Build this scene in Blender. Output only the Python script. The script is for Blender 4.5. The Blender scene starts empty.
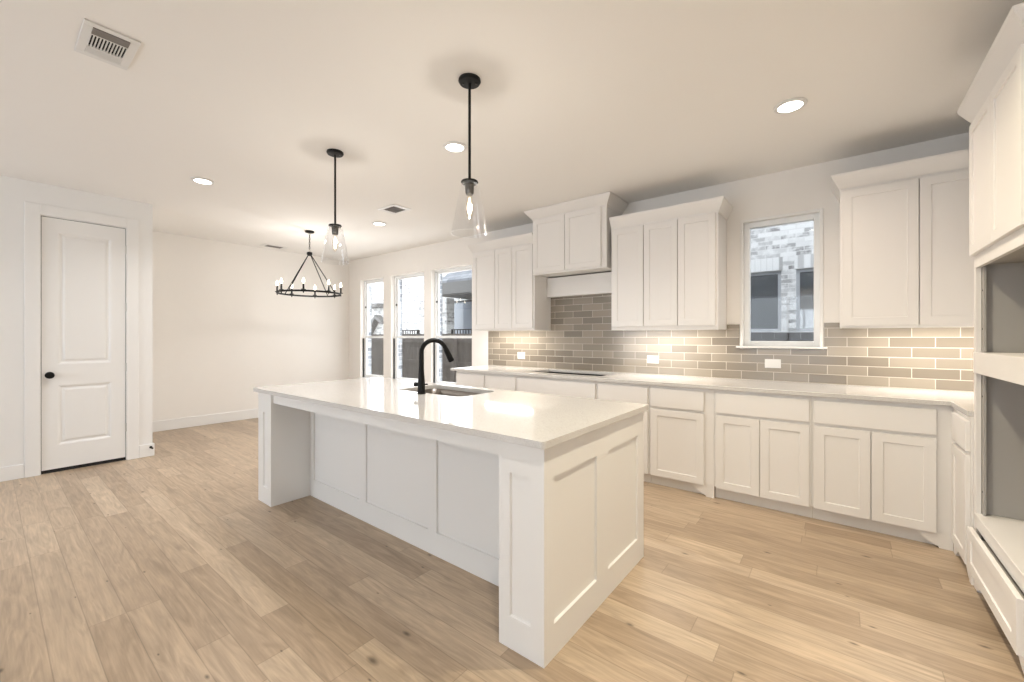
import bpy, bmesh, math, random
from mathutils import Matrix, Vector
random.seed(7)
PI = math.pi
scn = bpy.context.scene
C = scn.collection

# ------------------------------------------------------------------ camera
A = math.radians(38.15)
cam_d = bpy.data.cameras.new('camera'); cam = bpy.data.objects.new('camera', cam_d); C.objects.link(cam)
cam.location = (0, 0, 1.322); cam.rotation_euler = (PI/2, 0, A)
cam_d.sensor_width = 36; cam_d.lens = 415/1024*36; cam_d.shift_y = -3.8/1024
cam_d.clip_start = .02; cam_d.clip_end = 200
scn.camera = cam

# ------------------------------------------------------------------ world, exposure, large lights
scn.view_settings.view_transform = 'Standard'; scn.view_settings.look = 'None'
scn.view_settings.gamma = 1; scn.view_settings.use_curve_mapping = False
scn.view_settings.exposure = 0.02
w = bpy.data.worlds.new('sky'); scn.world = w; w.use_nodes = True
bg = w.node_tree.nodes['Background']; bg.inputs[0].default_value = (.90, .955, 1.0, 1); bg.inputs[1].default_value = 3.95

def area(name, loc, rot, sx, sy, power, col):
    l = bpy.data.lights.new(name, 'AREA'); l.shape = 'RECTANGLE'; l.size = sx; l.size_y = sy
    l.energy = power; l.color = col
    o = bpy.data.objects.new(name, l); C.objects.link(o); o.location = loc; o.rotation_euler = rot
    return o
# daylight entering by the two big windows in the wall behind the camera (light sits in each opening, shining into the room)
area('window_daylight', (-4.4, -3.66, 1.45), (PI/2, 0, 0), 2.0, 1.9, 36, (.75, .84, 1.0))
area('window_daylight', (-1.0, -3.66, 1.45), (PI/2, 0, 0), 2.0, 1.9, 11, (.88, .94, 1.0))
# daylight through the three tall windows
for x0, x1 in ((-7.10, -6.37), (-6.15, -5.27), (-5.09, -4.20)):
    area('window_daylight', ((x0+x1)/2, 4.62, 1.48), (-PI/2, 0, 0), x1-x0, 1.8, 13, (1, 1, .99))

# ------------------------------------------------------------------ materials
def mat(name, col, rough=.5, metal=0, spec=.5, bump=0, bscale=60, var=0, vscale=8, emit=None, estr=0, coat=0):
    m = bpy.data.materials.new(name); m.use_nodes = True; n = m.node_tree.nodes; L = m.node_tree.links
    b = n['Principled BSDF']; b.inputs['Base Color'].default_value = (*col, 1)
    b.inputs['Roughness'].default_value = rough; b.inputs['Metallic'].default_value = metal
    b.inputs['Specular IOR Level'].default_value = spec
    if coat: b.inputs['Coat Weight'].default_value = coat; b.inputs['Coat Roughness'].default_value = .05
    if emit: b.inputs['Emission Color'].default_value = (*emit, 1); b.inputs['Emission Strength'].default_value = estr
    tc = n.new('ShaderNodeTexCoord')
    if var:
        t = n.new('ShaderNodeTexNoise'); t.inputs['Scale'].default_value = vscale; t.inputs['Detail'].default_value = 4
        L.new(tc.outputs['Object'], t.inputs['Vector'])
        mx = n.new('ShaderNodeMix'); mx.data_type = 'RGBA'
        mx.inputs[6].default_value = (*[c*(1-var) for c in col], 1); mx.inputs[7].default_value = (*[min(1, c*(1+var)) for c in col], 1)
        L.new(t.outputs['Fac'], mx.inputs[0]); L.new(mx.outputs[2], b.inputs['Base Color'])
    if bump:
        t = n.new('ShaderNodeTexNoise'); t.inputs['Scale'].default_value = bscale; t.inputs['Detail'].default_value = 3
        L.new(tc.outputs['Object'], t.inputs['Vector'])
        bp = n.new('ShaderNodeBump'); bp.inputs['Strength'].default_value = bump; bp.inputs['Distance'].default_value = .002
        L.new(t.outputs['Fac'], bp.inputs['Height']); L.new(bp.outputs[0], b.inputs['Normal'])
    return m
WALL = mat('wall_paint', (.85, .82, .78), .75, bump=.15, bscale=220, var=.01)
CEIL = mat('ceiling_paint', (.86, .84, .81), .85, bump=.2, bscale=150)
TRIM = mat('trim_paint', (.83, .82, .80), .35, bump=.03, bscale=40)
CAB = mat('cabinet_paint', (.80, .775, .745), .38, bump=.03, bscale=30)
ISL = mat('island_paint', (.82, .81, .79), .38, bump=.03, bscale=30)
VINYL = mat('window_vinyl', (.86, .87, .87), .3, var=.01)
BLACK = mat('matte_black_metal', (.008, .008, .008), .5, spec=.2, var=.05)
DARK = mat('unlit_dark', (.012, .012, .012), .8, var=.1)  # near-black colour standing in for unlit gaps and hollows
STEEL = mat('brushed_steel', (.15, .135, .12), .38, metal=1, bump=.1, bscale=300)
NICK = mat('socket_metal', (.09, .085, .08), .3, metal=1, var=.05)
PLAST = mat('white_plastic', (.74, .73, .71), .3, var=.01)
SLOT = mat('outlet_slot', (.05, .05, .05), .6, var=.05)
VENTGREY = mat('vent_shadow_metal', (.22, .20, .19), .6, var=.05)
HINGE = mat('satin_hinge', (.62, .61, .58), .4, metal=.5, var=.03)

INSIDE = mat('cabinet_interior_laminate', (.41, .39, .365), .55, var=.02)

def quartz():
    m = mat('white_quartz', (.80, .77, .735), .07, spec=.6)
    n = m.node_tree.nodes; L = m.node_tree.links; b = n['Principled BSDF']
    tc = n.new('ShaderNodeTexCoord'); t = n.new('ShaderNodeTexNoise'); t.inputs['Scale'].default_value = 180; t.inputs['Detail'].default_value = 5
    r = n.new('ShaderNodeValToRGB'); r.color_ramp.elements[0].position = .33; r.color_ramp.elements[0].color = (.52, .50, .475, 1)
    r.color_ramp.elements[1].position = .50; r.color_ramp.elements[1].color = (.635, .615, .59, 1)
    L.new(tc.outputs['Object'], t.inputs['Vector']); L.new(t.outputs['Fac'], r.inputs[0]); L.new(r.outputs[0], b.inputs['Base Color'])
    return m
QUARTZ = quartz()

def clear_glass(name, tint=(1, 1, 1), refl=.06):
    m = bpy.data.materials.new(name); m.use_nodes = True; n = m.node_tree.nodes; L = m.node_tree.links; n.clear()
    o = n.new('ShaderNodeOutputMaterial'); mx = n.new('ShaderNodeMixShader'); t = n.new('ShaderNodeBsdfTransparent')
    g = n.new('ShaderNodeBsdfGlossy'); g.inputs['Roughness'].default_value = .01; g.inputs[0].default_value = (1, 1, 1, 1)
    t.inputs[0].default_value = (*tint, 1)
    f = n.new('ShaderNodeLayerWeight'); f.inputs[0].default_value = .5
    pw = n.new('ShaderNodeMath'); pw.operation = 'POWER'; pw.inputs[1].default_value = 3; L.new(f.outputs['Facing'], pw.inputs[0])
    ml = n.new('ShaderNodeMath'); ml.operation = 'MULTIPLY_ADD'; ml.inputs[1].default_value = refl; ml.inputs[2].default_value = .02; L.new(pw.outputs[0], ml.inputs[0]); L.new(ml.outputs[0], mx.inputs[0]); L.new(t.outputs[0], mx.inputs[1]); L.new(g.outputs[0], mx.inputs[2]); L.new(mx.outputs[0], o.inputs[0])
    return m
PANE = clear_glass('window_glass', (.985, .99, .995), .5)
SHADE = clear_glass('clear_shade_glass', (.97, .972, .975), .55)

def brick_mat(name, c1, c2, mortar, bw, rh, ms=.006, rough=.2, bias=0, axis='XZ', bump=.4, spec=.5, noise=None, off=(0, 0), offset=.5, dist=.004, mottle=0):
    m = bpy.data.materials.new(name); m.use_nodes = True; n = m.node_tree.nodes; L = m.node_tree.links
    b = n['Principled BSDF']; b.inputs['Roughness'].default_value = rough; b.inputs['Specular IOR Level'].default_value = spec
    tc = n.new('ShaderNodeTexCoord'); sp = n.new('ShaderNodeSeparateXYZ'); cb = n.new('ShaderNodeCombineXYZ')
    L.new(tc.outputs['Object'], sp.inputs[0])
    ax = {'X': 0, 'Y': 1, 'Z': 2}
    for k in (0, 1):
        a = n.new('ShaderNodeMath'); a.operation = 'ADD'; a.inputs[1].default_value = off[k]
        L.new(sp.outputs[ax[axis[k]]], a.inputs[0]); L.new(a.outputs[0], cb.inputs[k])
    br = n.new('ShaderNodeTexBrick'); br.inputs['Scale'].default_value = 1; br.offset = offset
    br.inputs['Brick Width'].default_value = bw; br.inputs['Row Height'].default_value = rh; br.inputs['Mortar Size'].default_value = ms/2
    br.inputs['Mortar Smooth'].default_value = .1; br.inputs['Bias'].default_value = bias
    br.inputs['Color1'].default_value = (*c1, 1); br.inputs['Color2'].default_value = (*c2, 1); br.inputs['Mortar'].default_value = (*mortar, 1)
    L.new(cb.outputs[0], br.inputs['Vector'])
    out = br.outputs['Color']
    if mottle:
        t = n.new('ShaderNodeTexNoise'); t.inputs['Scale'].default_value = 9; t.inputs['Detail'].default_value = 6
        L.new(tc.outputs['Object'], t.inputs['Vector'])
        r = n.new('ShaderNodeMapRange'); r.inputs[1].default_value = .45; r.inputs[2].default_value = .62; r.inputs[3].default_value = 0; r.inputs[4].default_value = mottle
        L.new(t.outputs['Fac'], r.inputs[0])
        mx = n.new('ShaderNodeMix'); mx.data_type = 'RGBA'; mx.inputs[7].default_value = (*noise, 1)
        L.new(r.outputs[0], mx.inputs[0]); L.new(out, mx.inputs[6]); out = mx.outputs[2]
    L.new(out, b.inputs['Base Color'])
    bp = n.new('ShaderNodeBump'); bp.inputs['Strength'].default_value = bump; bp.inputs['Distance'].default_value = dist; bp.invert = True
    L.new(br.outputs['Fac'], bp.inputs['Height']); L.new(bp.outputs[0], b.inputs['Normal'])
    return m
TILE = brick_mat('taupe_subway_tile', (.195, .165, .13), (.315, .272, .217), (.55, .49, .415), .257, .0782, .005, .16, off=(.07+.257*40, -.93+.0782*40))
BRICK = brick_mat('whitewashed_brick', (.80, .79, .78), (.19, .18, .18), (.70, .69, .68), .20, .068, .012, .9, bias=-.1, noise=(.82, .81, .80), mottle=.8, dist=.01)
BRICKG = brick_mat('grey_blend_brick', (.34, .37, .40), (.10, .11, .13), (.46, .48, .50), .21, .075, .012, .9, bias=-.1, noise=(.8, .8, .8), mottle=.3, dist=.01)
SHING = brick_mat('asphalt_shingle', (.30, .31, .33), (.17, .18, .20), (.10, .10, .11), .3, .12, .012, .95, axis='XY', dist=.01)

def floor_mat():
    m = bpy.data.materials.new('oak_plank_floor'); m.use_nodes = True; n = m.node_tree.nodes; L = m.node_tree.links
    b = n['Principled BSDF']; b.inputs['Roughness'].default_value = .36; b.inputs['Specular IOR Level'].default_value = .4
    tc = n.new('ShaderNodeTexCoord'); sp = n.new('ShaderNodeSeparateXYZ'); L.new(tc.outputs['Object'], sp.inputs[0])
    def M(op, a, bb=None, c=None):
        x = n.new('ShaderNodeMath'); x.operation = op
        for i, v in enumerate((a, bb, c)):
            if v is None: continue
            if isinstance(v, (int, float)): x.inputs[i].default_value = v
            else: L.new(v, x.inputs[i])
        return x.outputs[0]
    W, LEN = .128, 2.5
    yy = M('DIVIDE', M('ADD', sp.outputs[1], 12.8-.039), W); row = M('FLOOR', yy); fy = M('FRACT', yy)
    wn = n.new('ShaderNodeTexWhiteNoise'); wn.noise_dimensions = '1D'; L.new(row, wn.inputs['W'])
    xx = M('ADD', M('DIVIDE', sp.outputs[0], LEN), M('MULTIPLY', wn.outputs['Value'], 7.3))
    # wobble plank lengths by splitting each cell at a random place
    cell = M('FLOOR', xx); fx = M('FRACT', xx)
    w2 = n.new('ShaderNodeTexWhiteNoise'); w2.noise_dimensions = '2D'; cb = n.new('ShaderNodeCombineXYZ'); L.new(row, cb.inputs[0]); L.new(cell, cb.inputs[1]); L.new(cb.outputs[0], w2.inputs['Vector'])
    cut = M('ADD', M('MULTIPLY', w2.outputs['Value'], .4), .45)
    half = M('GREATER_THAN', fx, cut)
    pid = M('ADD', M('MULTIPLY', cell, 2.0), half)
    cb2 = n.new('ShaderNodeCombineXYZ'); L.new(row, cb2.inputs[0]); L.new(pid, cb2.inputs[1])
    w3 = n.new('ShaderNodeTexWhiteNoise'); w3.noise_dimensions = '2D'; L.new(cb2.outputs[0], w3.inputs['Vector'])
    # grain coordinates: stretched along x and shifted per plank
    cb3 = n.new('ShaderNodeCombineXYZ'); L.new(M('ADD', M('MULTIPLY', sp.outputs[0], 1.4), M('MULTIPLY', w3.outputs['Value'], 37)), cb3.inputs[0])
    L.new(M('MULTIPLY', sp.outputs[1], 11), cb3.inputs[1]); L.new(M('MULTIPLY', w3.outputs['Value'], 91), cb3.inputs[2])
    g1 = n.new('ShaderNodeTexNoise'); g1.inputs['Scale'].default_value = 1.6; g1.inputs['Detail'].default_value = 6; g1.inputs['Distortion'].default_value = 2.2; L.new(cb3.outputs[0], g1.inputs['Vector'])
    cb4 = n.new('ShaderNodeCombineXYZ'); L.new(M('MULTIPLY', sp.outputs[0], 5), cb4.inputs[0]); L.new(M('MULTIPLY', sp.outputs[1], 120), cb4.inputs[1]); L.new(w3.outputs['Value'], cb4.inputs[2])
    g2 = n.new('ShaderNodeTexNoise'); g2.inputs['Scale'].default_value = 1; g2.inputs['Detail'].default_value = 3; L.new(cb4.outputs[0], g2.inputs['Vector'])
    r = n.new('ShaderNodeValToRGB'); e = r.color_ramp.elements
    e[0].position = 0; e[0].color = (.360, .268, .184, 1); e[1].position = 1; e[1].color = (.500, .388, .276, 1)
    e.new(.35).color = (.410, .308, .213, 1); e.new(.7).color = (.452, .345, .242, 1)
    L.new(w3.outputs['Value'], r.inputs[0])
    gm = n.new('ShaderNodeMapRange'); gm.inputs[1].default_value = .3; gm.inputs[2].default_value = .72; gm.inputs[3].default_value = .80; gm.inputs[4].default_value = 1.18; L.new(g1.outputs['Fac'], gm.inputs[0])
    gm2 = n.new('ShaderNodeMapRange'); gm2.inputs[1].default_value = .3; gm2.inputs[2].default_value = .7; gm2.inputs[3].default_value = .90; gm2.inputs[4].default_value = 1.08; L.new(g2.outputs['Fac'], gm2.inputs[0])
    fac = M('MULTIPLY', gm.outputs[0], gm2.outputs[0])
    # knots
    cb5 = n.new('ShaderNodeCombineXYZ'); L.new(M('MULTIPLY', sp.outputs[0], 1.5), cb5.inputs[0]); L.new(M('MULTIPLY', sp.outputs[1], 3.6), cb5.inputs[1])
    vo = n.new('ShaderNodeTexVoronoi'); vo.inputs['Scale'].default_value = 1.7; vo.voronoi_dimensions = '2D'; L.new(cb5.outputs[0], vo.inputs['Vector'])
    kn = n.new('ShaderNodeMapRange'); kn.inputs[1].default_value = .01; kn.inputs[2].default_value = .055; kn.inputs[3].default_value = .33; kn.inputs[4].default_value = 1
    vs = n.new('ShaderNodeSeparateColor'); L.new(vo.outputs['Color'], vs.inputs[0]); L.new(M('ADD', M('MULTIPLY', vo.outputs['Distance'], M('ADD', M('MULTIPLY', vs.outputs[1], 1.8), .45)), M('MULTIPLY', M('GREATER_THAN', vs.outputs[0], .38), .2)), kn.inputs[0])
    fac = M('MULTIPLY', fac, kn.outputs[0])
    # seams
    dy = M('MULTIPLY', M('MINIMUM', fy, M('SUBTRACT', 1, fy)), W)
    dx = M('MULTIPLY', M('MINIMUM', M('MINIMUM', fx, M('SUBTRACT', 1, fx)), M('ABSOLUTE', M('SUBTRACT', fx, cut))), LEN)
    d = M('MINIMUM', dx, dy)
    sm = n.new('ShaderNodeMapRange'); sm.inputs[1].default_value = .0006; sm.inputs[2].default_value = .0028; sm.inputs[3].default_value = .70; sm.inputs[4].default_value = 1; L.new(d, sm.inputs[0])
    fac = M('MULTIPLY', fac, sm.outputs[0])
    mx = n.new('ShaderNodeVectorMath'); mx.operation = 'SCALE'; L.new(r.outputs[0], mx.inputs[0]); L.new(fac, mx.inputs['Scale']); L.new(mx.outputs[0], b.inputs['Base Color'])
    bp = n.new('ShaderNodeBump'); bp.inputs['Strength'].default_value = .3; bp.inputs['Distance'].default_value = .002; L.new(fac, bp.inputs['Height']); L.new(bp.outputs[0], b.inputs['Normal'])
    return m
FLOOR = floor_mat()

def fence_mat():
    m = mat('weathered_fence_wood', (.20, .175, .155), .9, var=.35, vscale=3)
    n = m.node_tree.nodes; L = m.node_tree.links
    for t in n:
        if t.type == 'TEX_NOISE':
            mp = n.new('ShaderNodeMapping'); mp.inputs['Scale'].default_value = (5, 5, .6)
            src = t.inputs['Vector'].links[0].from_socket; L.new(src, mp.inputs[0]); L.new(mp.outputs[0], t.inputs['Vector'])
    return m
FENCE = fence_mat()
GRAVEL = mat('yard_soil', (.30, .28, .24), .95, var=.3, vscale=4)
SIDING = mat('white_siding', (.45, .46, .48), .6, var=.02)
FASCIA = mat('grey_fascia', (.15, .145, .14), .6, var=.05)
GLASSDARK = mat('dark_reflective_glass', (.05, .058, .065), .03, spec=.7, metal=0); GLASSDARK.node_tree.nodes['Principled BSDF'].inputs['IOR'].default_value = 1.9

# ------------------------------------------------------------------ helpers
def link_tag(o, label=None, cat=None, group=None, kind=None):
    if label: o['label'] = label
    if cat: o['category'] = cat
    if group: o['group'] = group
    if kind: o['kind'] = kind
    return o
tag = link_tag
def wloc(p):
    v = Vector((0, 0, 0))
    while p is not None: v = v + p.location; p = p.parent
    return v
def obj(name, bm, m, parent=None, bevel=0, smooth=False, label=None):
    bmesh.ops.recalc_face_normals(bm, faces=bm.faces[:])
    v = wloc(parent)
    if v.length: bmesh.ops.translate(bm, verts=bm.verts[:], vec=-v)
    me = bpy.data.meshes.new(name); bm.to_mesh(me); bm.free()
    o = bpy.data.objects.new(name, me); C.objects.link(o); me.materials.append(m); o.parent = parent
    if smooth:
        for p in me.polygons: p.use_smooth = True
        es = o.modifiers.new('es', 'EDGE_SPLIT'); es.split_angle = math.radians(40)
    if bevel:
        b = o.modifiers.new('bevel', 'BEVEL'); b.width = bevel; b.segments = 2; b.limit_method = 'ANGLE'; b.angle_limit = math.radians(40)
    if label: o['label'] = label
    return o
def thing(name, label, cat, loc=(0, 0, 0), group=None, kind=None):
    o = bpy.data.objects.new(name, None); C.objects.link(o); o.location = loc; o.empty_display_size = .1
    return tag(o, label, cat, group, kind)
def struct(name, bm, m, parent=None, **k):
    o = obj(name, bm, m, parent, **k)
    if parent is None: o['kind'] = 'structure'
    return o
def nb(): return bmesh.new()
def box(bm, x0, x1, y0, y1, z0, z1, T=None):
    v = [bm.verts.new((x, y, z)) for x in (x0, x1) for y in (y0, y1) for z in (z0, z1)]
    for f in ((0, 1, 3, 2), (4, 6, 7, 5), (0, 4, 5, 1), (2, 3, 7, 6), (0, 2, 6, 4), (1, 5, 7, 3)): bm.faces.new([v[i] for i in f])
    if T is not None: bmesh.ops.transform(bm, matrix=T, verts=v)
    return bm
def B(*a, T=None): return box(nb(), *a, T=T)
def tube(bm, pts, rad, seg=12, cap=True):
    rings = []; P = [Vector(p) for p in pts]; R = rad if isinstance(rad, (list, tuple)) else [rad]*len(P)
    up = None
    for i, p in enumerate(P):
        t = (P[min(i+1, len(P)-1)]-P[max(i-1, 0)]).normalized()
        if up is None: up = t.orthogonal().normalized()
        up = (up - t*up.dot(t)).normalized(); s = t.cross(up)
        rings.append([bm.verts.new(p+(up*math.cos(a)+s*math.sin(a))*R[i]) for a in [2*PI*k/seg for k in range(seg)]])
    for a, b in zip(rings, rings[1:]):
        for k in range(seg): bm.faces.new((a[k], a[(k+1) % seg], b[(k+1) % seg], b[k]))
    if cap: bm.faces.new(rings[0][::-1]); bm.faces.new(rings[-1])
    return bm
def lathe(bm, prof, c, seg=32, closed=False):
    rings = []
    for r, z in prof: rings.append([bm.verts.new((c[0]+r*math.cos(2*PI*k/seg), c[1]+r*math.sin(2*PI*k/seg), c[2]+z)) for k in range(seg)])
    pr = list(zip(rings, rings[1:]))
    if closed: pr.append((rings[-1], rings[0]))
    for a, b in pr:
        for k in range(seg): bm.faces.new((a[k], a[(k+1) % seg], b[(k+1) % seg], b[k]))
    if not closed:
        bm.faces.new(rings[0][::-1]); bm.faces.new(rings[-1])
    return bm
def prism(bm, poly, a0, a1, axis='y', T=None):
    """poly: 2-D points; axis y -> points (x,z) ; axis x -> (y,z) ; axis z -> (x,y)"""
    def P(p, a): return {'y': (p[0], a, p[1]), 'x': (a, p[0], p[1]), 'z': (p[0], p[1], a)}[axis]
    f0 = [bm.verts.new(P(p, a0)) for p in poly]; f1 = [bm.verts.new(P(p, a1)) for p in poly]
    bm.faces.new(f0); bm.faces.new(f1[::-1]); n = len(poly)
    for i in range(n): bm.faces.new((f0[i], f1[i], f1[(i+1) % n], f0[(i+1) % n]))
    if T is not None: bmesh.ops.transform(bm, matrix=T, verts=f0+f1)
    return bm
def panel(bm, u0, u1, z0, z1, th, recs, rings, T=None):
    """board whose front is v=0 and back v=th, with recessed panels; rings=[(inset, depth), ...]"""
    us = sorted({u0, u1, *[r[0] for r in recs], *[r[1] for r in recs]}); zs = sorted({z0, z1, *[r[2] for r in recs], *[r[3] for r in recs]})
    V = {}; new = []
    def g(u, v, z):
        k = (round(u, 5), round(v, 5), round(z, 5))
        if k not in V: V[k] = bm.verts.new((u, v, z)); new.append(V[k])
        return V[k]
    for i in range(len(us)-1):
        for j in range(len(zs)-1):
            a, b, c, d = us[i], us[i+1], zs[j], zs[j+1]; mu, mz = (a+b)/2, (c+d)/2
            if not any(r[0] < mu < r[1] and r[2] < mz < r[3] for r in recs): bm.faces.new((g(a, 0, c), g(b, 0, c), g(b, 0, d), g(a, 0, d)))
            bm.faces.new((g(a, th, c), g(a, th, d), g(b, th, d), g(b, th, c)))
    for i in range(len(us)-1):
        for z in (z0, z1): bm.faces.new((g(us[i], 0, z), g(us[i+1], 0, z), g(us[i+1], th, z), g(us[i], th, z)))
    for j in range(len(zs)-1):
        for u in (u0, u1): bm.faces.new((g(u, 0, zs[j]), g(u, 0, zs[j+1]), g(u, th, zs[j+1]), g(u, th, zs[j])))
    for r in recs:
        # outer ring with grid points so that the mesh stays welded
        uu = [u for u in us if r[0] <= u <= r[1]]; zz = [z for z in zs if r[2] <= z <= r[3]]
        def loop(ins, dep):
            cu = lambda u: min(max(u, r[0]+ins), r[1]-ins) ; cz = lambda z: min(max(z, r[2]+ins), r[3]-ins)
            pts = [(u, r[2]) for u in uu] + [(r[1], z) for z in zz[1:]] + [(u, r[3]) for u in uu[::-1][1:]] + [(r[0], z) for z in zz[::-1][1:-1]]
            return [g(cu(u), dep, cz(z)) for u, z in pts]
        prev = loop(0, 0)
        for ins, dep in rings:
            cur = loop(ins, dep); n = len(cur)
            for k in range(n):
                q = [prev[k], prev[(k+1) % n], cur[(k+1) % n], cur[k]]
                q2 = []
                for x in q:
                    if x not in q2: q2.append(x)
                if len(q2) > 2 and bm.faces.get(q2) is None: bm.faces.new(q2)
            prev = cur
        bm.faces.new(prev)
    if T is not None: bmesh.ops.transform(bm, matrix=T, verts=new)
    return bm
SHK = [(.0015, .007)]; SHI = [(.003, .011)]
def shaker(u0, u1, z0, z1, T, fr=.057, th=.02):
    return panel(nb(), u0, u1, z0, z1, th, [(u0+fr, u1-fr, z0+fr, z1-fr)], SHK, T)
def TB(yf): return Matrix.Translation((0, yf, 0))                     # front faces -Y ; u = x
def TR(xf): return Matrix.Translation((xf, 0, 0)) @ Matrix.Rotation(-PI/2, 4, 'Z')   # front faces -X ; u = -y
def TL(xf): return Matrix.Translation((xf, 0, 0)) @ Matrix.Rotation(PI/2, 4, 'Z')    # front faces +X ; u = y
def slab(outer, holes, z0, z1):
    bm = nb(); loops = []
    for lp in [outer]+holes:
        vs = [bm.verts.new((x, y, z1)) for x, y in lp]
        loops.append([bm.edges.new((vs[i], vs[(i+1) % len(vs)])) for i in range(len(vs))])
    bmesh.ops.triangle_fill(bm, use_beauty=True, use_dissolve=False, edges=[e for l in loops for e in l])
    ret = bmesh.ops.extrude_face_region(bm, geom=bm.faces[:])
    bmesh.ops.translate(bm, vec=(0, 0, z0-z1), verts=[v for v in ret['geom'] if isinstance(v, bmesh.types.BMVert)])
    return bm
def rrect(x0, x1, y0, y1, r, n=6):
    out = []
    for cx, cy, a in ((x1-r, y0+r, -90), (x1-r, y1-r, 0), (x0+r, y1-r, 90), (x0+r, y0+r, 180)):
        for k in range(n+1):
            t = math.radians(a+90*k/n); out.append((cx+r*math.cos(t), cy+r*math.sin(t)))
    return out

# ------------------------------------------------------------------ room shell
YW, XR, XD, XF, YB, HC = 4.40, 1.20, -6.02, -7.50, -3.60, 2.803
DC = 1.165                                            # corner of the door wall
XFAR = -7.5
struct('floor', B(-7.7, 1.4, YB-.12, YW+.14, -.12, 0), FLOOR)
struct('ceiling', B(-7.7, 1.4, YB-.12, YW+.14, HC, HC+.12), CEIL)
WINS = [(-7.10, -6.37, .56, 2.395), (-6.147, -5.266, .56, 2.395), (-5.094, -4.20, .56, 2.395), (-.70, -.12, 1.24, 2.395)]
def wall_with_holes(name, x0, x1, y0, y1, z0, z1, holes, m):
    bm = nb(); xs = x0
    for a, b, c, d in sorted(holes):
        box(bm, xs, a, y0, y1, z0, z1); box(bm, a, b, y0, y1, z0, c); box(bm, a, b, y0, y1, d, z1); xs = b
    box(bm, xs, x1, y0, y1, z0, z1)
    return struct(name, bm, m)
wall_with_holes('wall_back', -7.62, XR+.12, YW, YW+.13, 0, HC, WINS, WALL)
wall_with_holes('wall_exterior_brick', -12.0, 9, YW+.14, YW+.24, -.3, 5.0, [(a-.0, b+.0, c, d) for a, b, c, d in WINS], BRICKG)
struct('wall_left', B(XFAR-.12, XFAR, DC-.02, YW, 0, HC), WALL)
struct('wall_right', B(XR, XR+.12, YB, YW, 0, HC), WALL)
# wall with the pantry door: opening y .335...947, z 0..2.495
bm = nb(); box(bm, XD-.12, XD, YB, .335, 0, HC); box(bm, XD-.12, XD, .950, DC, 0, HC); box(bm, XD-.12, XD, .335, .950, 2.497, HC)
struct('wall_pantry', bm, TRIM)
struct('wall_return', B(XFAR, XD-.12, DC-.12, DC, 0, HC), WALL)
bm = nb()
box(bm, -6.14, -5.4, YB-.12, YB, 0, HC); box(bm, -3.4, -2.0, YB-.12, YB, 0, HC); box(bm, 0, XR+.12, YB-.12, YB, 0, HC)
for a, b in ((-5.4, -3.4), (-2.0, 0)): box(bm, a, b, YB-.12, YB, 0, .5); box(bm, a, b, YB-.12, YB, 2.4, HC)
struct('wall_front', bm, WALL)

# baseboards
def baseboard(name, bm): return struct(name, bm, TRIM, bevel=.004)
bm = nb(); box(bm, XFAR, XFAR+.015, DC, YW, 0, .15); baseboard('baseboard_left', bm)
bm = nb(); box(bm, XFAR+.015, -3.88, YW-.015, YW, 0, .15); baseboard('baseboard_back', bm)
bm = nb(); box(bm, XD, XD+.015, 1.048, DC+.015, 0, .137); box(bm, XD-.2, XD, DC, DC+.015, 0, .137); baseboard('baseboard_pantry_corner', bm)
bm = nb(); box(bm, XD, XD+.012, YB, .236, 0, .132); baseboard('baseboard_pantry', bm)
bm = nb(); box(bm, XFAR+.015, XD-.2, DC, DC+.015, 0, .15); baseboard('baseboard_return', bm)
# door casing
bm = nb(); box(bm, XD, XD+.016, .237, .335, 0, 2.60); box(bm, XD, XD+.016, .950, 1.047, 0, 2.60); box(bm, XD, XD+.016, .335, .950, 2.497, 2.60)
struct('trim_1', bm, TRIM, bevel=.003)
# pantry door
door = thing('door_1', 'white two panel interior door with black knob in its casing', 'door', (XD-.03, .64, .012), kind='structure')
MOLD = [(.012, .004), (.022, .011), (.034, .011), (.05, .004)]
obj('door_leaf', panel(nb(), .3435, .9415, .034, 2.486, .035, [(.449, .834, .262, .850), (.449, .834, 1.055, 2.355)], MOLD, TL(XD-.006)), TRIM, door)
bm = nb(); box(bm, XD-.11, XD-.001, .3352, .3395, 0, 2.4965); box(bm, XD-.11, XD-.001, .9455, .9498, 0, 2.4965); box(bm, XD-.11, XD-.001, .3395, .9455, 2.4915, 2.4965); obj('door_jamb', bm, TRIM, door)
bm = nb(); box(bm, XD-.035, XD-.014, .3396, .3434, .033, 2.4860); box(bm, XD-.035, XD-.014, .9416, .9454, .033, 2.4860); box(bm, XD-.035, XD-.014, .3396, .9454, 2.4862, 2.4914); obj('door_gap_shade', bm, DARK, door, label='dark strips painted as the shadow in the gap round the door')  # dark strips set behind the gaps as painted shadow
obj('under_door_shade', B(XD-.1, XD-.014, .340, .945, .0005, .032), DARK, door, label='dark strip painted as the shade in the gap under the door')  # dark filler, painted shade below the door leaf
kn = nb(); TK = Matrix.Translation((XD-.006, .396, .952)) @ Matrix.Rotation(PI/2, 4, 'Y')
lathe(kn, [(.0, -.001), (.031, -.001), (.033, .004), (.028, .008), (.011, .012), (.010, .030), (.020, .036), (.029, .046), (.030, .054), (.024, .062), (.0, .066)][1:-1], (0, 0, 0), 28)
bmesh.ops.transform(kn, matrix=TK, verts=kn.verts[:]); obj('door_knob', kn, BLACK, door, smooth=True, label='black round knob')
for hz in (2.26, 1.645, 1.0, .355):
    h = nb(); tube(h, [(XD+.004, .951, hz-.045), (XD+.004, .951, hz+.045)], .007, 10); box(h, XD-.007, XD+.003, .939, .951, hz-.044, hz+.044); obj('hinge', h, HINGE, door)
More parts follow.
